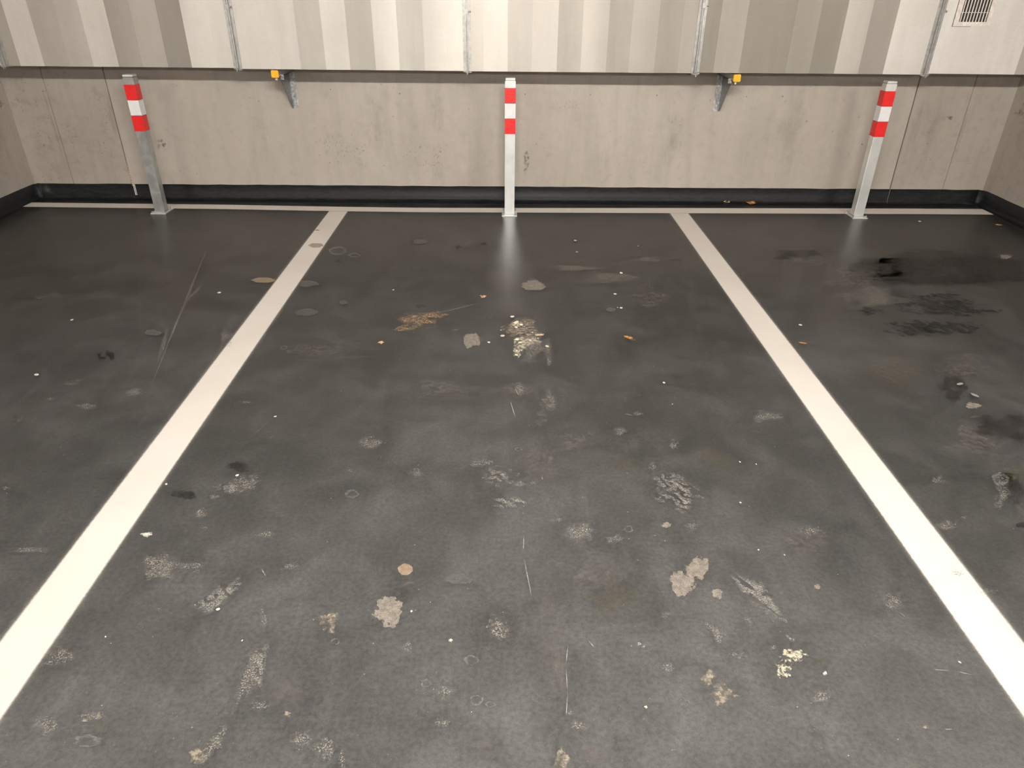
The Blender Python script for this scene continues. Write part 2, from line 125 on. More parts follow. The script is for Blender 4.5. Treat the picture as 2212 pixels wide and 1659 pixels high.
ST = dict(
    tan=mat_stain('stain_tan', (.33, .25, .17), (.42, .33, .235), .75, .10, (150, .2, .45), soft=.08),
    tanf=mat_stain('stain_tan_faint', (.42, .33, .22), (.5, .40, .29), .55, .15, None, soft=.12),
    tan2=mat_stain('stain_haze_tan', (.17, .14, .085), (.2, .165, .10), .40, .35, (40, .35, .7), soft=.6),
    peel=mat_stain('stain_bare_patch', (.25, .22, .19), (.35, .31, .265), .85, .32, (420, .32, .50), soft=.05),
    patch=mat_stain('stain_grey_patch', (.15, .145, .14), (.19, .18, .17), .55, .22, (120, .25, .5), soft=.12),
    dust=mat_stain('stain_dust', (.33, .31, .28), (.42, .39, .35), .85, .42, (240, .47, .60), soft=.6),
    rust=mat_stain('stain_sandy', (.38, .30, .225), (.50, .43, .35), .62, .45, (60, .36, .60), soft=.45),
    clay=mat_stain('stain_clay', (.40, .24, .12), (.56, .40, .26), .9, .5, (130, .44, .60), soft=.4),
    cream=mat_stain('stain_cream', (.60, .54, .40), (.72, .66, .54), .8, .5, (75, .42, .54), soft=.3),
    white=mat_stain('stain_white', (.6, .58, .52), (.7, .68, .62), .85, .4, (200, .3, .5), soft=.3),
    ring=mat_stain('stain_ring', (.26, .26, .25), (.34, .33, .31), .5, .2, (200, .35, .6), ring=True, soft=.12),
    film=mat_stain('stain_dust_film', (.17, .148, .138), (.22, .195, .18), .42, .4, (30, .3, .65), soft=.65, rough=.65),
    dark=mat_stain('stain_damp', (.020, .017, .015), (.028, .024, .021), .55, .34, (14, .25, .6), rough=.33, spec=.35, soft=.3),
    tdark=mat_stain('stain_dark_tread', (.010, .009, .009), (.02, .018, .016), .75, .40, (50, .30, .52), wave=(9, .2, .6), soft=.3),
    tlight=mat_stain('stain_light_tread', (.34, .32, .29), (.44, .41, .37), .85, .40, (230, .44, .58), wave=(12, .15, .6), soft=.6),
    scr=mat_stain('stain_scratch', (.4, .39, .36), (.5, .48, .44), .75, .25, (90, .3, .5), soft=.5),
)

# ---- road paint with sprayed edges (uv.x across in metres from centre, uv.y: half width)
def mat_paint():
    t = NT('line_paint'); p = t.pos()

    sep = t.t.nodes.new('ShaderNodeSeparateXYZ'); um = t.t.nodes.new('ShaderNodeUVMap'); t.t.links.new(um.outputs[0], sep.inputs[0])
    a = t.math('ABSOLUTE', sep.outputs[0]); inside = t.math('SUBTRACT', sep.outputs[1], a)   # metres inside the edge
    n = t.noise(p, 60, 5, .7); n2 = t.noise(p, 900, 2, .6)
    e = t.math('ADD', inside, t.math('MULTIPLY', t.math('SUBTRACT', n, .5), .006))
    solid = t.ramp(e, -.006, .005)
    spray = t.math('MULTIPLY', t.ramp(e, -.022, .0), t.ramp(n2, .54, .62))
    m = t.math('MAXIMUM', solid, t.math('MULTIPLY', spray, .55))
    sc = t.noise(p, 3, 5)
    c = t.mix(t.ramp(sc, .3, .7), (.72, .665, .61), (.76, .705, .655))
    vn = t.t.nodes.new('ShaderNodeTexVoronoi'); vn.inputs['Scale'].default_value = 14; t.set(vn.inputs['Vector'], p)
    sel = t.math('GREATER_THAN', t.n('SeparateColor', (vn.outputs['Color'],), 0), .8)
    c = t.mix(t.math('MULTIPLY', t.math('MULTIPLY', t.ramp(vn.outputs['Distance'], .035, .02), sel), .35), c, (.45, .37, .28))
    c = t.mix(t.math('MULTIPLY', t.ramp(t.noise(t.pos((1, 1, 1)), 22, 6, .7), .62, .75), .15), c, (.5, .46, .4))
    b = t.bsdf(Base_Color=c, Roughness=.55, Specular_IOR_Level=.3, Normal=t.bump(t.noise(p, 300, 3), .2, .001))
    return t.finish(t.n('MixShader', (m, t.n('BsdfTransparent', ()), b), 0))

def mat_concrete(name, tint=1.0, blotch=.3, pores=.5, off=0.0):
    t = NT(name); p = t.pos((1, 1, 1), (off, off, 0))
    big = t.noise(p, 1.6, 5, .6); streak = t.noise(t.pos((1, 1, .14), (off, 0, 0)), 9, 5, .6, .3); mid = t.noise(p, 14, 6, .65)
    c = t.mix(t.ramp(big, .3, .7), tuple(v * tint for v in (.435, .388, .338)), tuple(v * tint for v in (.485, .438, .386)))
    c = t.mix(t.math('MULTIPLY', t.ramp(streak, .42, .75), .45), c, tuple(v * tint for v in (.33, .305, .265)))
    c = t.mix(t.math('MULTIPLY', t.ramp(mid, .48, .8), blotch), c, tuple(v * tint for v in (.27, .235, .19)))
    c = t.mix(t.math('MULTIPLY', t.ramp(mid, .45, .25), .25), c, tuple(v * tint for v in (.54, .495, .42)))
    gn = t.ramp(t.noise(p, 2.6, 3), .42, .62)
    hh = None
    for sc, th in ((16, .12), (34, .15)):
        vn = t.t.nodes.new('ShaderNodeTexVoronoi'); vn.inputs['Scale'].default_value = sc
        wob = t.n('VectorMath', (p, t.n('VectorMath', (t.n('TexNoise', {'Vector': p, 'Scale': 60.0}, 1), (.012, .012, .012)), 0, operation='MULTIPLY')), 0, operation='ADD')
        t.set(vn.inputs['Vector'], wob)
        sel = t.math('GREATER_THAN', t.n('SeparateColor', (vn.outputs['Color'],), 0), .52)
        d = t.math('MULTIPLY', t.math('MULTIPLY', t.ramp(vn.outputs['Distance'], th, th * .4), sel), gn)
        c = t.mix(t.math('MULTIPLY', d, pores), c, (.13, .105, .08))
        hh = d if hh is None else t.math('MAXIMUM', hh, d)
    h = t.math('SUBTRACT', t.math('MULTIPLY', t.noise(p, 120, 4), .3), hh)
    return t.finish(t.bsdf(Base_Color=c, Roughness=.72, Specular_IOR_Level=.35, Normal=t.bump(h, .35, .002)))

def mat_zinc(name, col=(.60, .60, .585), rough=.42, sp=22, var=.14, metal=.85):
    t = NT(name); p = t.pos(); n = t.noise(p, sp, 4, .6)
    st = t.noise(t.pos((1, 1, .3)), 14, 4)
    c = t.mix(t.ramp(n, .35, .65), tuple(v * (1 - var) for v in col), tuple(min(1, v * (1 + var)) for v in col))
    c = t.mix(t.math('MULTIPLY', t.ramp(st, .5, .8), .3), c, tuple(v * .6 for v in col))
    r = t.ramp(n, .35, .65, rough * .85, rough * 1.15)
    return t.finish(t.bsdf(Base_Color=c, Roughness=r, Metallic=metal, Normal=t.bump(n, .05, .001)))

def mat_duct():
    t = NT('duct_sheet'); p = t.pos()
    n = t.noise(t.pos((1, 1, 12)), 30, 4, .7); b = t.noise(p, 5, 5, .6); lines = t.noise(t.pos((2, 1, 170)), 3, 2, .5)
    c = t.mix(t.ramp(b, .3, .7), (.85, .81, .76), (.90, .865, .825))
    c = t.mix(t.math('MULTIPLY', t.ramp(n, .45, .75), .22), c, (.6, .57, .52))
    v = t.noise(t.pos((26, 1, 1.2)), 6, 3, .6)
    c = t.mix(t.math('MULTIPLY', t.ramp(v, .5, .75), .12), c, (.55, .52, .47))
    v2 = t.noise(t.pos((1, 1, .12)), 11, 2, .5)
    c = t.mix(t.math('MULTIPLY', t.ramp(v2, .38, .66), .16), c, (.60, .57, .525))  # soft upright streaks of sheen put into the colour
    sm = t.noise(t.pos((1, 1, 1)), 14, 6, .7, 1.5)
    c = t.mix(t.math('MULTIPLY', t.ramp(sm, .6, .8), .25), c, (.95, .93, .88))
    c = t.vmul(c, t.n('ObjectInfo', (), 1))   # per-fold tint: bands of reflected light put into the colour
    r = t.math('ADD', t.ramp(b, .3, .7, .48, .54), t.math('MULTIPLY', t.ramp(lines, .4, .7), .03))
    up = t.n('CombineXYZ', (0.0, 0.0, 1.0))      # rolled sheet: fine level brush lines spread the highlight up and down
    return t.finish(t.bsdf(Base_Color=c, Roughness=r, Metallic=.38, Anisotropic=.75, Tangent=up, Normal=t.bump(lines, .05, .0006)))

M = dict(
    floor=mat_floor(), paint=mat_paint(),
    conc=mat_concrete('concrete_main'), conc_l=mat_concrete('concrete_left', .92, .5, .75, 3.1), conc_r=mat_concrete('concrete_right', .93, .4, .5, 7.7),
    conc_s=mat_concrete('concrete_side', .97, .45, .5, 11.0), ceil=simple('ceiling_paint', (.62, .60, .56), .8),
    skirt=None, zinc=mat_zinc('galvanised_post', (.84, .85, .835), .335, 9, .04, .55), zinc_d=mat_zinc('galvanised_bracket', (.55, .56, .56), .38, 60, .25),
    zinc_l=mat_zinc('mottled_shaded_post', (.50, .51, .50), .34, 16, .14, .6), zinc_g=mat_zinc('shaded_gusset_zinc', (.26, .26, .265), .5, 60, .25, .6), duct=mat_duct(), rail=mat_zinc('flange_zinc', (.44, .43, .415), .42, 40, .15, .55),  # left post (mottled) and gusset: darker reflections put into the zinc colour
    red=simple('red_reflective_tape', (.82, .010, .010), .34, 0, 30, .05, 0, Specular_IOR_Level=.8), white=simple('white_reflective_tape', (.82, .81, .82), .34, 0, 30, .03, 0, Specular_IOR_Level=.8),
    yellow=simple('yellow_cap', (.95, .46, .012), .45, 0, 30, .04), black=simple('dark_gap', (.02, .018, .016), .7),
    slat=simple('grille_paint', (.78, .71, .65), .45), sealant=simple('joint_sealant', (.55, .42, .33), .8, 0, 90, .25, .5),
    leaf=simple('dry_leaf', (.48, .24, .08), .65, 0, 150, .4, .3), leaf2=simple('pale_dry_leaf', (.62, .40, .24), .65, 0, 150, .3, .3),
    leaf3=simple('tan_dry_leaf', (.60, .46, .30), .7, 0, 150, .25, .3), flake=simple('grey_flake', (.30, .285, .26), .7, 0, 150, .25, .3),
    crumb=simple('plaster_crumb', (.74, .68, .56), .8, 0, 300, .12, .3), chip=simple('pale_chip', (.66, .63, .58), .8, 0, 300, .15, .3),
)
def mat_skirt():
    t = NT('black_upstand_coating'); p = t.pos((1, 1, 1)); n = t.noise(t.pos((1, 1, 3)), 18, 5, .6); s = t.noise(t.pos((3, 3, 30)), 10, 5, .7)
    c = t.mix(t.ramp(n, .35, .7), (.009, .0105, .012), (.021, .022, .024))
    c = t.mix(t.math('MULTIPLY', t.ramp(s, .60, .78), .4), c, (.13, .13, .125))
    return t.finish(t.bsdf(Base_Color=c, Roughness=t.ramp(n, .3, .7, .42, .55), Specular_IOR_Level=.22, Normal=t.bump(n, .4, .002)))
M['skirt'] = mat_skirt()

# ------------------------------------------------------------ mesh helpers
def obj(name, bm, m, parent=None, smooth=False, loc=None, rot=None):
    me = bpy.data.meshes.new(name); bm.normal_update(); bm.to_mesh(me); bm.free(); me.materials.append(m)
    if smooth:
        for f in me.polygons: f.use_smooth = True
    o = bpy.data.objects.new(name, me); COL.objects.link(o)
    if loc: o.location = loc
    if rot: o.rotation_euler = rot
    if parent: o.parent = parent
    return o
def tag(o, label=None, cat=None, group=None, kind=None):
    if label: o['label'] = label
    if cat: o['category'] = cat
    if group: o['group'] = group
    if kind: o['kind'] = kind
    return o
def thing(name, label, cat, loc=(0, 0, 0), group=None, rz=0.0):
    o = bpy.data.objects.new(name, None); COL.objects.link(o); o.location = loc; o.rotation_euler = (0, 0, rz)
    o.empty_display_size = .05
    return tag(o, label, cat, group)
def copy_tree(o, parent=None):
    c = o.copy(); COL.objects.link(c); c.parent = parent
    for ch in list(o.children): copy_tree(ch, c)
    return c
def box(bm, x0, x1, y0, y1, z0, z1, bev=0.0):
    t = bmesh.new(); bmesh.ops.create_cube(t, size=1.0)
    for v in t.verts: v.co = Vector((x0 if v.co.x < 0 else x1, y0 if v.co.y < 0 else y1, z0 if v.co.z < 0 else z1))
    if bev: bmesh.ops.bevel(t, geom=t.edges[:], offset=bev, segments=2, affect='EDGES')
    me = bpy.data.meshes.new('tmp'); t.to_mesh(me); t.free(); bm.from_mesh(me); bpy.data.meshes.remove(me)
    return bm
def cyl(bm, c, axis, r, l, seg=16, r2=None):
    mt = Matrix.Translation(c) @ Vector((0, 0, 1)).rotation_difference(Vector(axis)).to_matrix().to_4x4()
    bmesh.ops.create_cone(bm, cap_ends=True, segments=seg, radius1=r, radius2=r if r2 is None else r2, depth=l, matrix=mt)
    return bm
def poly(bm, pts, th=None, axis=2):
    f = bm.faces.new([bm.verts.new(q) for q in pts])
    if th:
        r = bmesh.ops.extrude_face_region(bm, geom=[f]); vs = [g for g in r['geom'] if isinstance(g, bmesh.types.BMVert)]
        d = Vector((0, 0, 0)); d[axis] = th; bmesh.ops.translate(bm, verts=vs, vec=d)
    bmesh.ops.recalc_face_normals(bm, faces=bm.faces[:])
    return bm
B = bmesh.new

# ------------------------------------------------------------ room shell
XL, XR, YB = -3.575, 3.685, 5.44
YF = -9.0
fl = tag(obj('floor', box(B(), -9, 9, YF, YB + .3, -.25, 0), M['floor']), 'near-black coated parking floor, scuffed, dusty and stained', kind='structure')
tag(obj('ceiling', box(B(), -9, 9, YF, YB + .3, CEIL, CEIL + .2), M['ceil']), 'pale painted concrete ceiling', kind='structure')
tag(obj('wall_front', box(B(), -9, 9, YF - .2, YF, 0, CEIL), M['conc_r']), 'concrete wall behind the camera', kind='structure')
for nm, x in (('wall_far_left', -9.2), ('wall_far_right', 9.0)):
    tag(obj(nm, box(B(), x, x + .2, YF, YB, 0, CEIL), M['conc_r']), 'plain concrete wall beyond the bays', kind='structure')
tag(obj('wall_left', box(B(), XL - .25, XL, 1.2, YB + .05, 0, CEIL), M['conc_s']), 'blotchy concrete side wall on the left', kind='structure')
tag(obj('wall_right', box(B(), XR, XR + .25, 1.2, YB + .05, 0, CEIL), M['conc_s']), 'greyish concrete side wall on the right', kind='structure')
wb = tag(obj('wall_back', box(B(), -9, 9, YB + .03, YB + .3, 0, CEIL), M['conc']), 'beige cast concrete back wall with vertical joints', kind='structure')
edges = [(XL, -3.2785, 'conc_l', .001), (-3.2755, -2.842, 'conc_l', 0), (-2.836, 2.957, 'conc', 0), (2.965, 3.3655, 'conc_r', 0), (3.3685, XR, 'conc_r', .001)]
for x0, x1, m, dy in edges:
    obj('concrete_panel', box(B(), x0, x1, YB + dy, YB + .032, 0, CEIL, .0022), M[m], wb)

# nail marks left by the formwork
for x, z in ((.14, .768), (.61, .768), (1.09, .768), (1.74, .765), (2.0, .768), (2.21, .60), (2.42, .53), (-.76, .765), (-1.25, .79), (2.66, .44), (2.59, .63)):
    bm = B(); r = random.uniform(.0045, .007)
    cyl(bm, (x, YB - .0003, z), (0, 1, 0), r, .0012, 9)
    obj('nail_mark', bm, simple('nail_mark', (.25, .21, .165), .8, 0, 200, .3), wb)

# wall stains (flat films on the wall)
def wall_stain(cx, cz, hx, hz, m, parent, k):
    bm = B(); uvl = bm.loops.layers.uv.new('UVMap'); y = YB - .0012 - .0001 * k
    vs = [bm.verts.new(q) for q in ((cx - hx, y, cz - hz), (cx + hx, y, cz - hz), (cx + hx, y, cz + hz), (cx - hx, y, cz + hz))]
    f = bm.faces.new(vs)
    for l, uv in zip(f.loops, ((-1, -1), (1, -1), (1, 1), (-1, 1))): l[uvl].uv = uv
    obj('wall_stain', bm, m, parent)
WS = mat_stain('stain_wall_damp', (.24, .21, .165), (.28, .245, .195), .22, .35, (6, .3, .7), rough=.75, soft=.75)
WP = mat_stain('stain_wall_pores', (.12, .10, .078), (.17, .14, .11), .5, .5, (70, .56, .66), rough=.8, soft=.6)
WH = mat_stain('stain_wall_scuff', (.13, .12, .105), (.17, .155, .13), .6, .35, (45, .42, .62), rough=.8, soft=.3)
for k, (a) in enumerate([(-.50, .62, .08, .30, WS), (-.95, .55, .12, .35, WS), (2.12, .55, .17, .40, WS), (3.15, .6, .12, .30, WS), (1.25, .5, .10, .35, WS), (-3.33, .55, .035, .34, WP),
                         (-3.30, .52, .02, .42, WS), (-3.18, .45, .10, .30, WP), (-3.42, .40, .10, .25, WP), (-3.0, .36, .10, .14, WP), (-2.92, .62, .06, .25, WP),
                         (-2.55, .40, .045, .05, WH), (.16, .30, .03, .13, WH), (-2.86, .60, .035, .32, WS), (3.02, .55, .05, .38, WS), (3.38, .5, .04, .35, WS),
                         (1.83, .83, .10, .03, WS), (3.25, .63, .05, .02, WH), (-.6, .35, .3, .2, WP), (.45, .70, .2, .08, WP), (-1.2, .38, .25, .18, WP), (2.75, .4, .1, .3, WS)]):
    wall_stain(*a, wb, k)
# dark ledge marks on the side walls
for xw, sgn, nm in ((XL, 1, 'wall_left'), (XR, -1, 'wall_right')):
    pr = bpy.data.objects[nm]
    for (cy, cz, hy, hz, m) in ((5.30, .69, .14, .035, WH), (5.15, .5, .2, .3, WS), (5.32, .8, .012, .2, WH)):
        bm = B(); uvl = bm.loops.layers.uv.new('UVMap'); x = xw + sgn * .0015
        f = bm.faces.new([bm.verts.new(q) for q in ((x, cy - hy, cz - hz), (x, cy + hy, cz - hz), (x, cy + hy, cz + hz), (x, cy - hy, cz + hz))])
        for l, uv in zip(f.loops, ((-1, -1), (1, -1), (1, 1), (-1, 1))): l[uvl].uv = uv
        obj('wall_stain', bm, m, pr)
# old sealant in the left wall joint
bm = B()
for i in range(26):
    z = .10 + i * .008 + random.uniform(-.003, .003); r = random.uniform(.004, .009) * (1.2 - i / 40)
    bmesh.ops.create_icosphere(bm, subdivisions=1, radius=r, matrix=Matrix.Translation((-2.838 + random.uniform(-.006, .006), YB - .001, z)))
tag(obj('joint_sealant', bm, M['sealant'], wb, True), 'crumbling pinkish sealant in the left wall joint')
bm = B(); box(bm, -2.822, -2.816, YB - .022, YB - .016, .035, .112); box(bm, -2.812, -2.808, YB - .022, YB - .016, .04, .11)
box(bm, -2.823, -2.807, YB - .022, YB - .016, .03, .037)
tag(obj('sealant_strip', bm, M['chip'], wb), 'pale loose strip end hanging below the left joint')

# ------------------------------------------------------------ black coved upstand
prof = [(.0, .108), (.0065, .1075), (.0085, .020), (.011, .012), (.016, .006), (.024, .0028), (.034, .0)]
def sweep(name, path, label=None, parent=None, seed=0):
    """path: list of (point on wall, inward unit normal)"""
    bm = B(); rr = random.Random(seed); rowsv = []
    for i, (pt, nr) in enumerate(path):
        jz = rr.uniform(-.0018, .0018)
        rowsv.append([bm.verts.new((pt[0] + nr[0] * d, pt[1] + nr[1] * d, z + (jz if z > .1 else 0))) for d, z in prof])
    for a, b in zip(rowsv, rowsv[1:]):
        for k in range(len(prof) - 1): bm.faces.new((a[k], a[k + 1], b[k + 1], b[k]))
    bmesh.ops.recalc_face_normals(bm, faces=bm.faces[:])
    return obj(name, bm, M['skirt'], parent, True)
def seg(a, b, nr, n): return [((a[0] + (b[0] - a[0]) * i / n, a[1] + (b[1] - a[1]) * i / n), nr) for i in range(n + 1)]
R_ = .042
def arc(cx, cy, a0, a1, n=8):
    out = []
    for i in range(n + 1):
        a = a0 + (a1 - a0) * i / n; out.append(((cx + R_ * math.cos(a), cy + R_ * math.sin(a)), (-math.cos(a), -math.sin(a))))
    return out
bl = tag(sweep('baseboard_left', seg((XL, 1.2), (XL, YB - R_), (1, 0), 30), seed=1), 'black coated upstand along the left wall', kind='structure')
br = tag(sweep('baseboard_right', seg((XR, YB - R_), (XR, 1.2), (-1, 0), 30), seed=2), 'black coated upstand along the right wall', kind='structure')
bb = tag(sweep('baseboard_back', seg((-2.839, YB), (2.958, YB), (0, -1), 60), seed=3), 'black coated coved upstand along the back wall', kind='structure')
sweep('upstand_strip', arc(XL + R_, YB - R_, PI, PI / 2) + seg((XL + R_, YB), (-2.8395, YB), (0, -1), 8), parent=bb, seed=4)
sweep('upstand_strip', seg((2.963, YB), (XR - R_, YB), (0, -1), 8) + arc(XR - R_, YB - R_, PI / 2, 0), parent=bb, seed=5)
AP = .085
def apron(pts, parent):
    bm = B(); poly(bm, [(x, y, .0) for x, y in pts], .0016); obj('coating_apron', bm, M['skirt'], parent)
apron([(XL + .03, YB - .03), (XL + AP, YB - AP - .02), (XR - AP, YB - AP - .02), (XR - .03, YB - .03)], bb)
apron([(XL + .03, YB - .03), (XL + AP - .02, YB - AP - .02), (XL + AP - .02, 1.2), (XL + .03, 1.2)], bl)
apron([(XR - .03, YB - .03), (XR - AP + .02, YB - AP - .02), (XR - AP + .02, 1.2), (XR - .03, 1.2)], br)

# ------------------------------------------------------------ painted lines
def strip_line(name, cl, label, group=None, zz=.0012):
    """cl: list of (x, y, half width); runs along the list"""
    bm = B(); uvl = bm.loops.layers.uv.new('UVMap'); ex = .022; vs = []
    for i, (x, y, hw) in enumerate(cl):
        a = Vector(cl[max(0, i - 1)][:2]); b = Vector(cl[min(len(cl) - 1, i + 1)][:2]); d = (b - a).normalized(); nr = Vector((-d.y, d.x))
        hh = hw + ex
        vs.append((bm.verts.new((x + nr.x * hh, y + nr.y * hh, zz)), bm.verts.new((x - nr.x * hh, y - nr.y * hh, zz)), hh, hw))
    for a, b in zip(vs, vs[1:]):
        f = bm.faces.new((a[1], b[1], b[0], a[0]))
        for l, uv in zip(f.loops, ((a[2], a[3]), (b[2], b[3]), (-b[2], b[3]), (-a[2], a[3]))): l[uvl].uv = uv
    for f in bm.faces:
        if f.normal.z < 0: f.normal_flip()
    o = obj(name, bm, M['paint']); return tag(o, label, 'parking line', group)
hwl = .0675
strip_line('parking_line', [(-1.2187, y, hwl) for y in (5.14, 3.8, 2.5, 1.2, 0, -1.0)], 'long white painted bay line left of the middle post, running to the camera')
strip_line('parking_line', [(1.2813, y, hwl) for y in (5.14, 3.8, 2.5, 1.2, 0, -1.0)], 'long white painted bay line right of the middle post, running to the camera')
tl = []
fr = [(-3.548, 5.18), (-2.996, 5.169), (-2.077, 5.155), (-1.322, 5.123), (-.644, 5.108), (.031, 5.114), (1.223, 5.126), (2.979, 5.142), (3.625, 5.143)]
bk = [(-3.548, 5.292), (-2.117, 5.269), (-1.349, 5.236), (-.658, 5.220), (.031, 5.230), (1.285, 5.259), (3.052, 5.287), (3.625, 5.289)]
def interp(t, x):
    for (a, b), (c, d) in zip(t, t[1:]):
        if x <= c: return b + (d - b) * (x - a) / (c - a)
    return t[-1][1]
for i in range(41):
    x = -3.548 + i * (3.625 + 3.548) / 40; a, b = interp(fr, x), interp(bk, x); tl.append((x, (a + b) / 2, (b - a) / 2))
strip_line('parking_line', tl, 'white painted cross line closing the bays along the back wall', None, .0017)

# ------------------------------------------------------------ stains on the floor
for i, (ty, cx, cy, ax, ay, bx, by) in enumerate(STAINS):
    bm = B(); uvl = bm.loops.layers.uv.new('UVMap'); z = .0018 + i * 1.2e-5
    q = [(-1, -1), (1, -1), (1, 1), (-1, 1)]
    vs = [bm.verts.new((cx + ax * u + bx * v, cy + ay * u + by * v, z)) for u, v in q]
    f = bm.faces.new(vs); f.normal_update()
    for l, uv in zip(f.loops, q): l[uvl].uv = uv
    if f.normal.z < 0: f.normal_flip()
    obj({'dark': 'damp_stain', 'tdark': 'tyre_print', 'tlight': 'tyre_print', 'scr': 'scratch', 'peel': 'bare_patch', 'dust': 'dust_smear', 'film': 'dust_smear'}.get(ty, 'floor_stain'), bm, ST[ty], fl)

# ------------------------------------------------------------ barrier posts
def make_post(x, label, zm='zinc'):
    t = thing('barrier_post', label, 'bollard', (x, 5.08, 0), 'striped posts in front of the back wall')
    bm = B(); box(bm, -.035, .035, -.035, .035, .008, .905, .005); obj('tube', bm, M[zm], t, False)
    bm = B(); box(bm, -.033, .033, -.033, .033, .903, .918, .003)
    obj('top_cap', bm, M['zinc'], t)
    bm = B(); box(bm, -.055, .055, -.068, .082, .0, .008, .002); obj('base_plate', bm, M['zinc'], t)
    bm = B()  # weld seam
    for a, b, c, d in ((-.037, .037, -.038, -.034), (-.037, .037, .034, .038), (-.038, -.034, -.037, .037), (.034, .038, -.037, .037)): box(bm, a, b, c, d, .0075, .0135, .0015)
    obj('weld_seam', bm, M['zinc_d'], t)
    for sx, sy in ((-.044, -.055), (.044, -.055), (-.044, .068), (.044, .068)):
        bm = B(); cyl(bm, (sx, sy, .0095), (0, 0, 1), .009, .003, 16); cyl(bm, (sx, sy, .0135), (0, 0, 1), .0065, .006, 6); cyl(bm, (sx, sy, .018), (0, 0, 1), .0035, .008, 10)
        obj('anchor_bolt', bm, M['zinc_d'], t)
    for z0, z1, m, lb in ((.762, .858, 'red', 'upper red tape band'), (.664, .762, 'white', 'white tape band'), (.564, .664, 'red', 'lower red tape band')):
        bm = B(); box(bm, -.0362, .0362, -.0362, .0362, z0, z1, .0012); tag(obj('tape_band', bm, M[m], t), lb)
    return t
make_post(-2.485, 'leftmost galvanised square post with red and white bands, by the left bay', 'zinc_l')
make_post(.032, 'middle galvanised square post with red and white bands, between the two long lines')
make_post(2.572, 'rightmost galvanised square post with red and white bands, by the right bay')

# ------------------------------------------------------------ ventilation duct
YD = 5.06; YDB = YB - .02; ZT = 1.75
FOLDS = [
 dict(x0=-4.76, x1=-3.262, zb=.968, e=[-4.6, -4.44, -4.28, -4.12, -3.96, -3.8, -3.64, -3.48], yaw=[0, 1, -1, 1.5, -1, .5, 0, 1, -1]),
 dict(x0=-3.262, x1=-1.752, zb=.964, e=[-3.165, -3.011, -2.843, -2.690, -2.528, -2.370, -2.206, -2.050, -1.885], yaw=[0] * 10),
 dict(x0=-1.752, x1=-.25, zb=.958, e=[-1.341, -1.176, -1.018, -.850, -.694, -.529], yaw=[0] * 7),
 dict(x0=-.25, x1=1.25, zb=.956, e=[-.145, .013, .171, .336, .492, .659, .808, .977, 1.132], yaw=[0] * 10),
 dict(x0=1.25, x1=2.77, zb=.960, e=[1.370, 1.538, 1.685, 1.848, 2.005, 2.172, 2.330, 2.497], yaw=[0] * 9),
 dict(x0=2.77, x1=4.27, zb=.966, e=[3.365, 3.53, 3.69, 3.85, 4.01], yaw=[0, 1, -1, 1, -1, 1]),
]
#@YAWS@
YAWS = {1: [-1.11, 1.46, -0.97, -0.27, 1.6, -0.77, -0.38, -1.6, 1.6, 1.6], 2: [0.19, -0.73, 0.7, -1.55, 1.03, -0.52, 1.17], 3: [0.14, 1.08, -0.5, -0.48, 0.7, -0.93, 0.63, -0.2, 0.92, -0.0], 4: [0.5, -1.25, 0.42, 0.38, 0.18, 1.15, -1.58, 1.6, -1.6], 5: [-1.6, 1.6]}
FOLD_SHEEN = {1: [0.591, 0.917, 0.638, 0.685, 0.843, 0.505, 0.57, 0.392, 0.785, 0.765], 2: [0.761, 0.631, 0.83, 0.599, 0.818, 0.653, 0.718], 3: [0.62, 0.666, 0.509, 0.565, 0.453, 0.55, 0.445, 0.513, 0.425, 0.478], 4: [0.335, 0.446, 0.323, 0.325, 0.384, 0.353, 0.624, 0.49, 0.906], 5: [1.1, 0.723]}  # light and dark reflections of each fold, painted as colour multipliers
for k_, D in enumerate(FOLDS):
    if k_ in YAWS: D['yaw'] = YAWS[k_] + [0] * 8; D['fin'] = FOLD_SHEEN[k_] + [.9] * 8
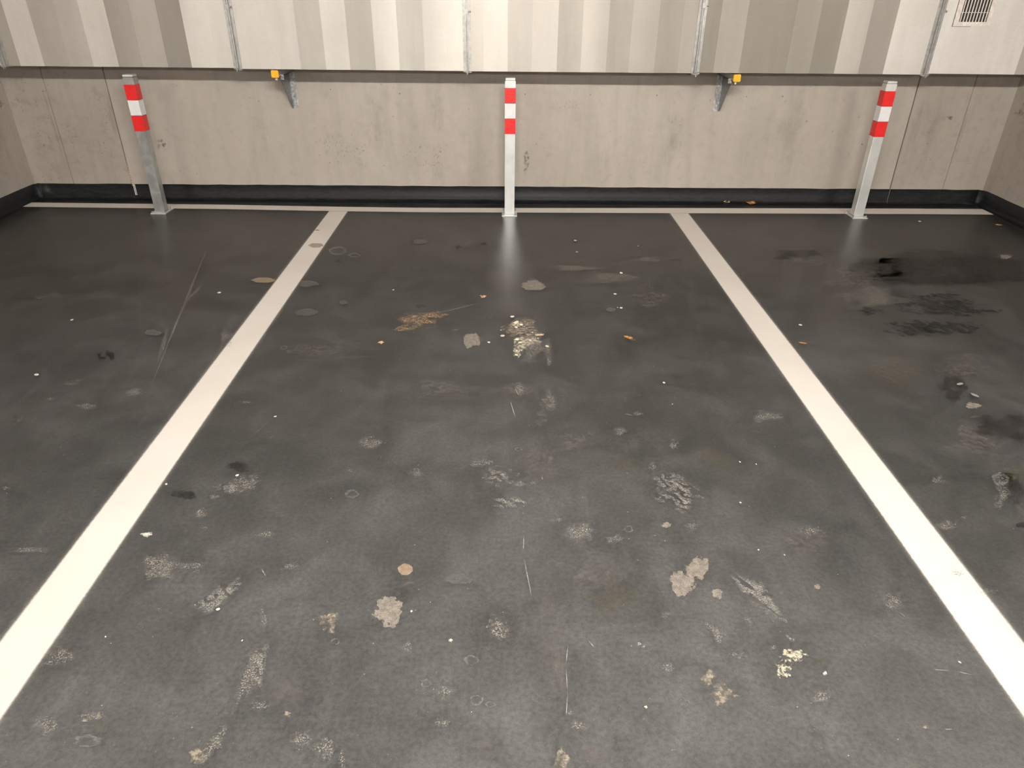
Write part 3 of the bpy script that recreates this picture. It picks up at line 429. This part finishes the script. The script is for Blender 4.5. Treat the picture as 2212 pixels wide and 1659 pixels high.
#@END@
DL = ['duct section at the far left edge, before the first flange joint', 'duct section above the leftmost post, with dark and pale folds', 'pale duct section above the left wall bracket',
      'brightest duct section above the middle post', 'grey-beige duct section above the right wall bracket', 'smooth duct section carrying the louvred grille']
for di, D in enumerate(FOLDS):
    x0, x1, zb = D['x0'] + .001, D['x1'] - .001, D['zb']
    t = thing('duct_section', 'galvanised sheet-metal ' + DL[di], 'air duct', ((x0 + x1) / 2, YD, zb), 'joined air duct sections')
    ox, oz = (x0 + x1) / 2, zb
    bm = B(); box(bm, x0 - ox, x1 - ox, .008, YDB - YD, 0, ZT - oz); obj('duct_shell', bm, M['duct'], t)
    es = [x0] + D['e'] + [x1]; ds = [0.0]
    wd = [b - a for a, b in zip(es, es[1:])]; tn = [math.tan(math.radians(a)) for a in D['yaw'][:len(wd)]]
    mean = sum(a * b for a, b in zip(tn, wd)) / sum(wd)
    for a, b in zip(tn, wd): ds.append(ds[-1] + (a - mean) * b)      # shallow pleats: the front runs in and out by a few millimetres
    off = min(0, -max(ds) + .004)
    for k, (a, b) in enumerate(zip(es, es[1:])):
        y0, y1 = ds[k] + off, ds[k + 1] + off
        bow = (.0014 if (k * 7 + di * 3) % 5 < 3 else -.0014) * min(1, (b - a) / .16); ns = 12   # each fold is slightly dished or crowned
        bm = B(); q = [(a - ox + (b - a) * i / ns, y0 + (y1 - y0) * i / ns + bow * (1 - (2 * i / ns - 1) ** 2)) for i in range(ns + 1)] + [(b - ox, .012), (a - ox, .012)]
        lo = [bm.verts.new((x, y, 0)) for x, y in q]; hi = [bm.verts.new((x, y, ZT - oz)) for x, y in q]
        bm.faces.new(lo[::-1]); bm.faces.new(hi)
        nq = len(q)
        for m_ in range(nq): bm.faces.new((lo[m_], lo[(m_ + 1) % nq], hi[(m_ + 1) % nq], hi[m_]))
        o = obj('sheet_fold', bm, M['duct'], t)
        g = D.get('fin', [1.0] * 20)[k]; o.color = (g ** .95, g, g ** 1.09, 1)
    for sgn, xe in ((1, x0), (-1, x1)):
        bm = B(); e = xe - ox
        box(bm, min(e, e + sgn * .025), max(e, e + sgn * .025), -.0055, .01, .004, ZT - oz, .001)
        box(bm, min(e, e + sgn * .0075), max(e, e + sgn * .0075), -.024, .0, .004, ZT - oz, .0012)
        box(bm, min(e + sgn * .010, e + sgn * .0135), max(e + sgn * .010, e + sgn * .0135), -.0095, .0, .004, ZT - oz, .0012)
        obj('flange_rail', bm, M['rail'], t)
        bm = B(); box(bm, min(e, e + sgn * .026), max(e, e + sgn * .026), -.020, .03, -.0065, -.0005, .001)
        obj('corner_plate', bm, M['rail'], t)
    if di < 5:
        e = x1 - ox + .001; zc = (1.332, 1.318, 1.305, 1.351, 1.331, 1.33)[di] - oz
        bm = B(); box(bm, e - .0125, e + .0125, -.033, -.002, zc - .014, zc + .014, .002); cl = obj('flange_clamp', bm, M['rail'], t)
        bm = B(); cyl(bm, (e + .018, -.016, zc), (1, 0, 0), .004, .014, 12); cyl(bm, (e + .026, -.016, zc), (1, 0, 0), .0065, .005, 6)
        obj('clamp_screw', bm, M['zinc_d'], cl)
        bm = B(); cyl(bm, (e, -.026, -.004), (1, 0, 0), .0035, .034, 12); cyl(bm, (e - .011, -.026, -.004), (1, 0, 0), .0075, .006, 6); cyl(bm, (e + .011, -.026, -.004), (1, 0, 0), .0075, .006, 6)
        box(bm, e - .0035, e + .0035, -.034, -.012, -.019, .006, .001)
        obj('corner_bolt', bm, M['rail'], t)

# ------------------------------------------------------------ wall brackets with yellow caps
def make_bracket(x, lean, label):
    t = thing('wall_bracket', label, 'bracket', (x, YB, .66), 'duct brackets on the back wall')
    zt = .954 - .66; L = YB - 5.035
    bm = B()
    for z0, z1 in ((0, .030), (.055, .125), (.150, .215), (.24, zt)): box(bm, -.0205, .0205, -.005, 0, z0, z1)
    for z0, z1 in ((.03, .055), (.125, .150), (.215, .24)):
        box(bm, -.0205, -.008, -.005, 0, z0, z1); box(bm, .008, .0205, -.005, 0, z0, z1)
    obj('back_plate', bm, M['zinc_d'], t)
    for sx in (-lean,):
        bm = B(); xx = sx * .0225
        pts = [(xx - .0015, -.001, .0), (xx - .0015, -.03, .012), (xx - .0015, -.24, zt - .045), (xx - .0015, -.24, zt - .004), (xx - .0015, -.001, zt - .004)]
        poly(bm, pts, .003, 0); obj('gusset_plate', bm, M['zinc_g'], t)  # darker zinc than the back plate: its shade is painted in
    for z in (.045, .175):
        bm = B(); cyl(bm, (0, -.007, z), (0, 1, 0), .013, .003, 18); cyl(bm, (0, -.012, z), (0, 1, 0), .0095, .008, 6); cyl(bm, (0, -.018, z), (0, 1, 0), .005, .012, 12)
        obj('anchor_bolt', bm, M['zinc_d'], t)
    bm = B(); z0 = zt - .041
    box(bm, -.0205, .0205, -L + .004, -.001, zt - .003, zt - .0005); box(bm, -.0205, -.018, -L + .004, -.001, z0, zt); box(bm, .018, .0205, -L + .004, -.001, z0, zt)
    box(bm, -.0205, -.010, -L + .004, -.001, z0, z0 + .003); box(bm, .010, .0205, -L + .004, -.001, z0, z0 + .003)
    obj('arm', bm, M['zinc_d'], t)
    bm = B(); box(bm, -.0235, .0235, -L - .003, -L + .018, zt - .045, zt - .0008, .003)
    obj('end_cap', bm, M['yellow'], t)['label'] = 'yellow plastic end cap'
    bm = B(); box(bm, -.006 , .006, -L + .020, -L + .030, zt - .062, zt - .040, .001); obj('clip', bm, M['chip'], t)
    bm = B(); s = lean; box(bm, s * .024 - .012, s * .024 + .012, -L + .070, -L + .074, zt - .064, zt - .034, .001); box(bm, s * .024 - .012, s * .024 + .012, -L + .070, -L + .10, zt - .046, zt - .042, .001); obj('arm_washer', bm, M['zinc_d'], t)
    return t
make_bracket(-1.512, 1, 'galvanised wall bracket with yellow end cap under the duct, left of the middle post')
make_bracket(1.528, -1, 'galvanised wall bracket with yellow end cap under the duct, right of the middle post')

# ------------------------------------------------------------ louvred grille in the duct
gx0, gx1, gz0, gz1 = 2.867, 3.101, 1.247, 1.62
t = thing('ventilation_grille', 'louvred air grille with narrow upright slats at the right end of the duct', 'air grille', ((gx0 + gx1) / 2, YD, gz0))
gc = (gx0 + gx1) / 2; W2 = (gx1 - gx0) / 2; H = gz1 - gz0; fi = .026
bm = B(); box(bm, -W2, W2, -.010, -.0015, 0, fi); box(bm, -W2, W2, -.010, -.0015, H - fi, H)
box(bm, -W2, -W2 + .030, -.010, -.0015, fi, H - fi); box(bm, W2 - .026, W2, -.010, -.0015, fi, H - fi); obj('grille_frame', bm, M['slat'], t)
bm = B(); box(bm, -W2 - .0022, W2 + .0022, -.0030, -.0010, -.0022, H + .002); obj('gasket', bm, M['black'], t)
bm = B(); box(bm, -W2 + .02, W2 - .02, -.0055, -.0015, .02, H - .02); obj('dark_opening', bm, M['black'], t)
ix0, ix1 = -W2 + .030, W2 - .026
for k in range(9):
    bm = B(); xx = ix0 + (ix1 - ix0) * (k + .5) / 9
    box(bm, xx - .0032, xx + .0032, -.0092, -.005, fi - .002, H - fi + .002, .0008); obj('slat', bm, M['slat'], t)
bm = B(); box(bm, ix0, ix1, -.0065, -.0052, .078, .081); obj('cross_rod', bm, M['slat'], t)

# ------------------------------------------------------------ leaves, flakes and crumbs
def leaf_mesh(lobes, size, m, curl, name, label, cat, loc, rz, tilt=0.0, stem=True):
    bm = B(); n = lobes * 6; ring = []; rr = random.Random(int(loc[0] * 977 + loc[1] * 131))
    c = bm.verts.new((0, 0, .002)); rings = []
    for fr_ in (.5, 1.0):
        ring = []
        for i in range(n):
            a = 2 * PI * i / n; ph = (i % 6) / 6
            r = (.42 + .58 * abs(math.cos(PI * ph)) ** 1.6) if lobes > 2 else 1 / math.sqrt((math.cos(a)) ** 2 + (math.sin(a) / .42) ** 2)
            r *= rr.uniform(.88, 1.08) if fr_ == 1 else 1
            if lobes > 2 and fr_ < 1: r = .8
            r *= size / 2 * fr_
            ring.append(bm.verts.new((r * math.cos(a), r * math.sin(a), .0015 + curl * size * (fr_ ** 2) * (.25 + .6 * abs(math.sin(a * 1.5 + 1)) * rr.uniform(.4, 1)))))
        rings.append(ring)
    for i in range(n):
        j = (i + 1) % n
        bm.faces.new((c, rings[0][i], rings[0][j])); bm.faces.new((rings[0][i], rings[1][i], rings[1][j], rings[0][j]))
    o = obj(name, bm, m, None, True); s = o.modifiers.new('thick', 'SOLIDIFY'); s.thickness = .0006
    o.location = loc; o.rotation_euler = (tilt, 0, rz); tag(o, label, cat)
    if stem:
        sb = B(); cyl(sb, (size * .55, 0, .003), (1, .15, .12), .0007, size * .5, 6); obj('stem', sb, m, o)
    return o
P = LEAFPOS
def lf(i, lobes, k, m, curl, name, label, cat, rz, stem=True, z=.002): return leaf_mesh(lobes, P[i][2] * k, M[m], curl, name, label, cat, (P[i][0], P[i][1], z), rz, 0, stem)
lf(0, 5, 1.15, 'leaf', .35, 'dry_leaf', 'curled orange-brown lobed leaf beside the black upstand, right of the second line', 'leaf', .5)
lf(1, 5, 1.1, 'leaf2', .3, 'dry_leaf', 'small pale brown curled leaf by the black upstand, left of the orange one', 'leaf', 1.9)
lf(2, 2, 1.15, 'leaf', .25, 'dry_leaf', 'small narrow orange leaf lying in the middle bay', 'leaf', -.7, True, .0045)
lf(3, 5, 1.0, 'leaf2', .4, 'leaf_fragment', 'pale orange leaf crumb just below the middle post reflection', 'leaf', .3, False, .0045)
lf(4, 5, 1.0, 'leaf2', .3, 'leaf_fragment', 'pale orange leaf crumb left of the brown clay smear', 'leaf', 1.2, False, .0045)
lf(5, 2, 1.15, 'leaf3', .12, 'dry_leaf', 'flat tan oval leaf beside the cream crumbs', 'leaf', .2, False, .0045)
lf(6, 2, 1.1, 'leaf', .12, 'dry_leaf', 'thin brown leaf sliver right of the second long line', 'leaf', -.3, False, .0045)
lf(7, 2, 1.2, 'leaf2', .15, 'dry_leaf', 'pinkish tan leaf bit near the right wall', 'leaf', -.4, False, .0045)
lf(8, 2, 1.0, 'flake', .05, 'paint_flake', 'ragged pale grey flake at the right, upper of two', 'flake', .4, False, .0045)
lf(9, 2, 1.0, 'flake', .05, 'paint_flake', 'ragged pale grey flake at the right, lower of two', 'flake', 2.0, False, .0045)
def crumb(x, y, s, m, name, label, group, k):
    rr = random.Random(k * 31 + 5); bm = B(); bmesh.ops.create_icosphere(bm, subdivisions=2, radius=.5)
    sy = rr.uniform(.6, 1.0); sz = rr.uniform(.2, .35)
    for v in bm.verts:
        j = rr.uniform(.82, 1.12); v.co = Vector((v.co.x * s * j, v.co.y * s * sy * j, max(-.3, v.co.z) * s * sz))
    zmin = min(v.co.z for v in bm.verts)
    o = obj(name, bm, M[m], None, False, (x, y, .0042 - zmin), (0, 0, rr.uniform(0, 3)))
    return tag(o, label, 'crumb' if name != 'grit_chip' else 'grit', group)
ORD = ['closest to', 'second closest to', 'third closest to', 'fourth closest to', 'fifth closest to', 'sixth closest to', 'seventh closest to', 'eighth closest to', 'ninth closest to', 'tenth closest to',
       'eleventh closest to', 'twelfth closest to', 'thirteenth closest to', 'fourteenth closest to', 'fifteenth closest to', 'sixteenth closest to', 'seventeenth closest to', 'eighteenth closest to',
       'nineteenth closest to', 'twentieth closest to', 'twenty-first closest to', 'twenty-second closest to', 'twenty-third closest to', 'twenty-fourth closest to', 'twenty-fifth closest to']
for k, (x, y, s) in enumerate(sorted(CRUMBS, key=lambda c: -c[1])):
    crumb(x, y, s, 'crumb', 'plaster_crumb', 'cream plaster crumb in the pale spill, %s the middle post' % ORD[k], 'cream crumbs of the spill below the middle post', k)
def bay(x): return 'left bay' if x < -1.22 else ('middle bay' if x < 1.28 else 'right bay')
for b_ in ('left bay', 'middle bay', 'right bay'):
    for n_, (x, y, s) in enumerate(sorted([c for c in CHIPS if bay(c[0]) == b_], key=lambda c: -c[1])):
        crumb(x, y, s * .9, 'chip', 'grit_chip', 'tiny pale grit chip, %s, %s the back wall' % (b_, ORD[n_]), 'scattered pale grit chips', int(x * 100) + 500)

# ------------------------------------------------------------ ceiling lamps: row above the camera, plus an unseen aisle row added as fill
for i, (x, y, ln, wt) in enumerate(LAMPS):
    where = ('above the camera, middle', 'above the left bay', 'above the right bay', 'added over the aisle as fill, middle', 'added over the aisle as fill, left', 'added over the aisle as fill, right')[i]
    t = thing('ceiling_lamp', 'long white batten lamp ' + where, 'lamp', (x, y, CEIL))
    bm = B(); box(bm, -ln / 2 - .03, ln / 2 + .03, -.05, .05, -.07, 0, .004); obj('housing', bm, M['slat'], t)
    bm = B(); box(bm, -ln / 2, ln / 2, -.017, .017, -.150, -.068, .008)
    tm = NT('lamp_diffuser'); m = tm.finish(tm.n('Emission', (LAMP_COL, wt), 0)); obj('diffuser', bm, m, t)
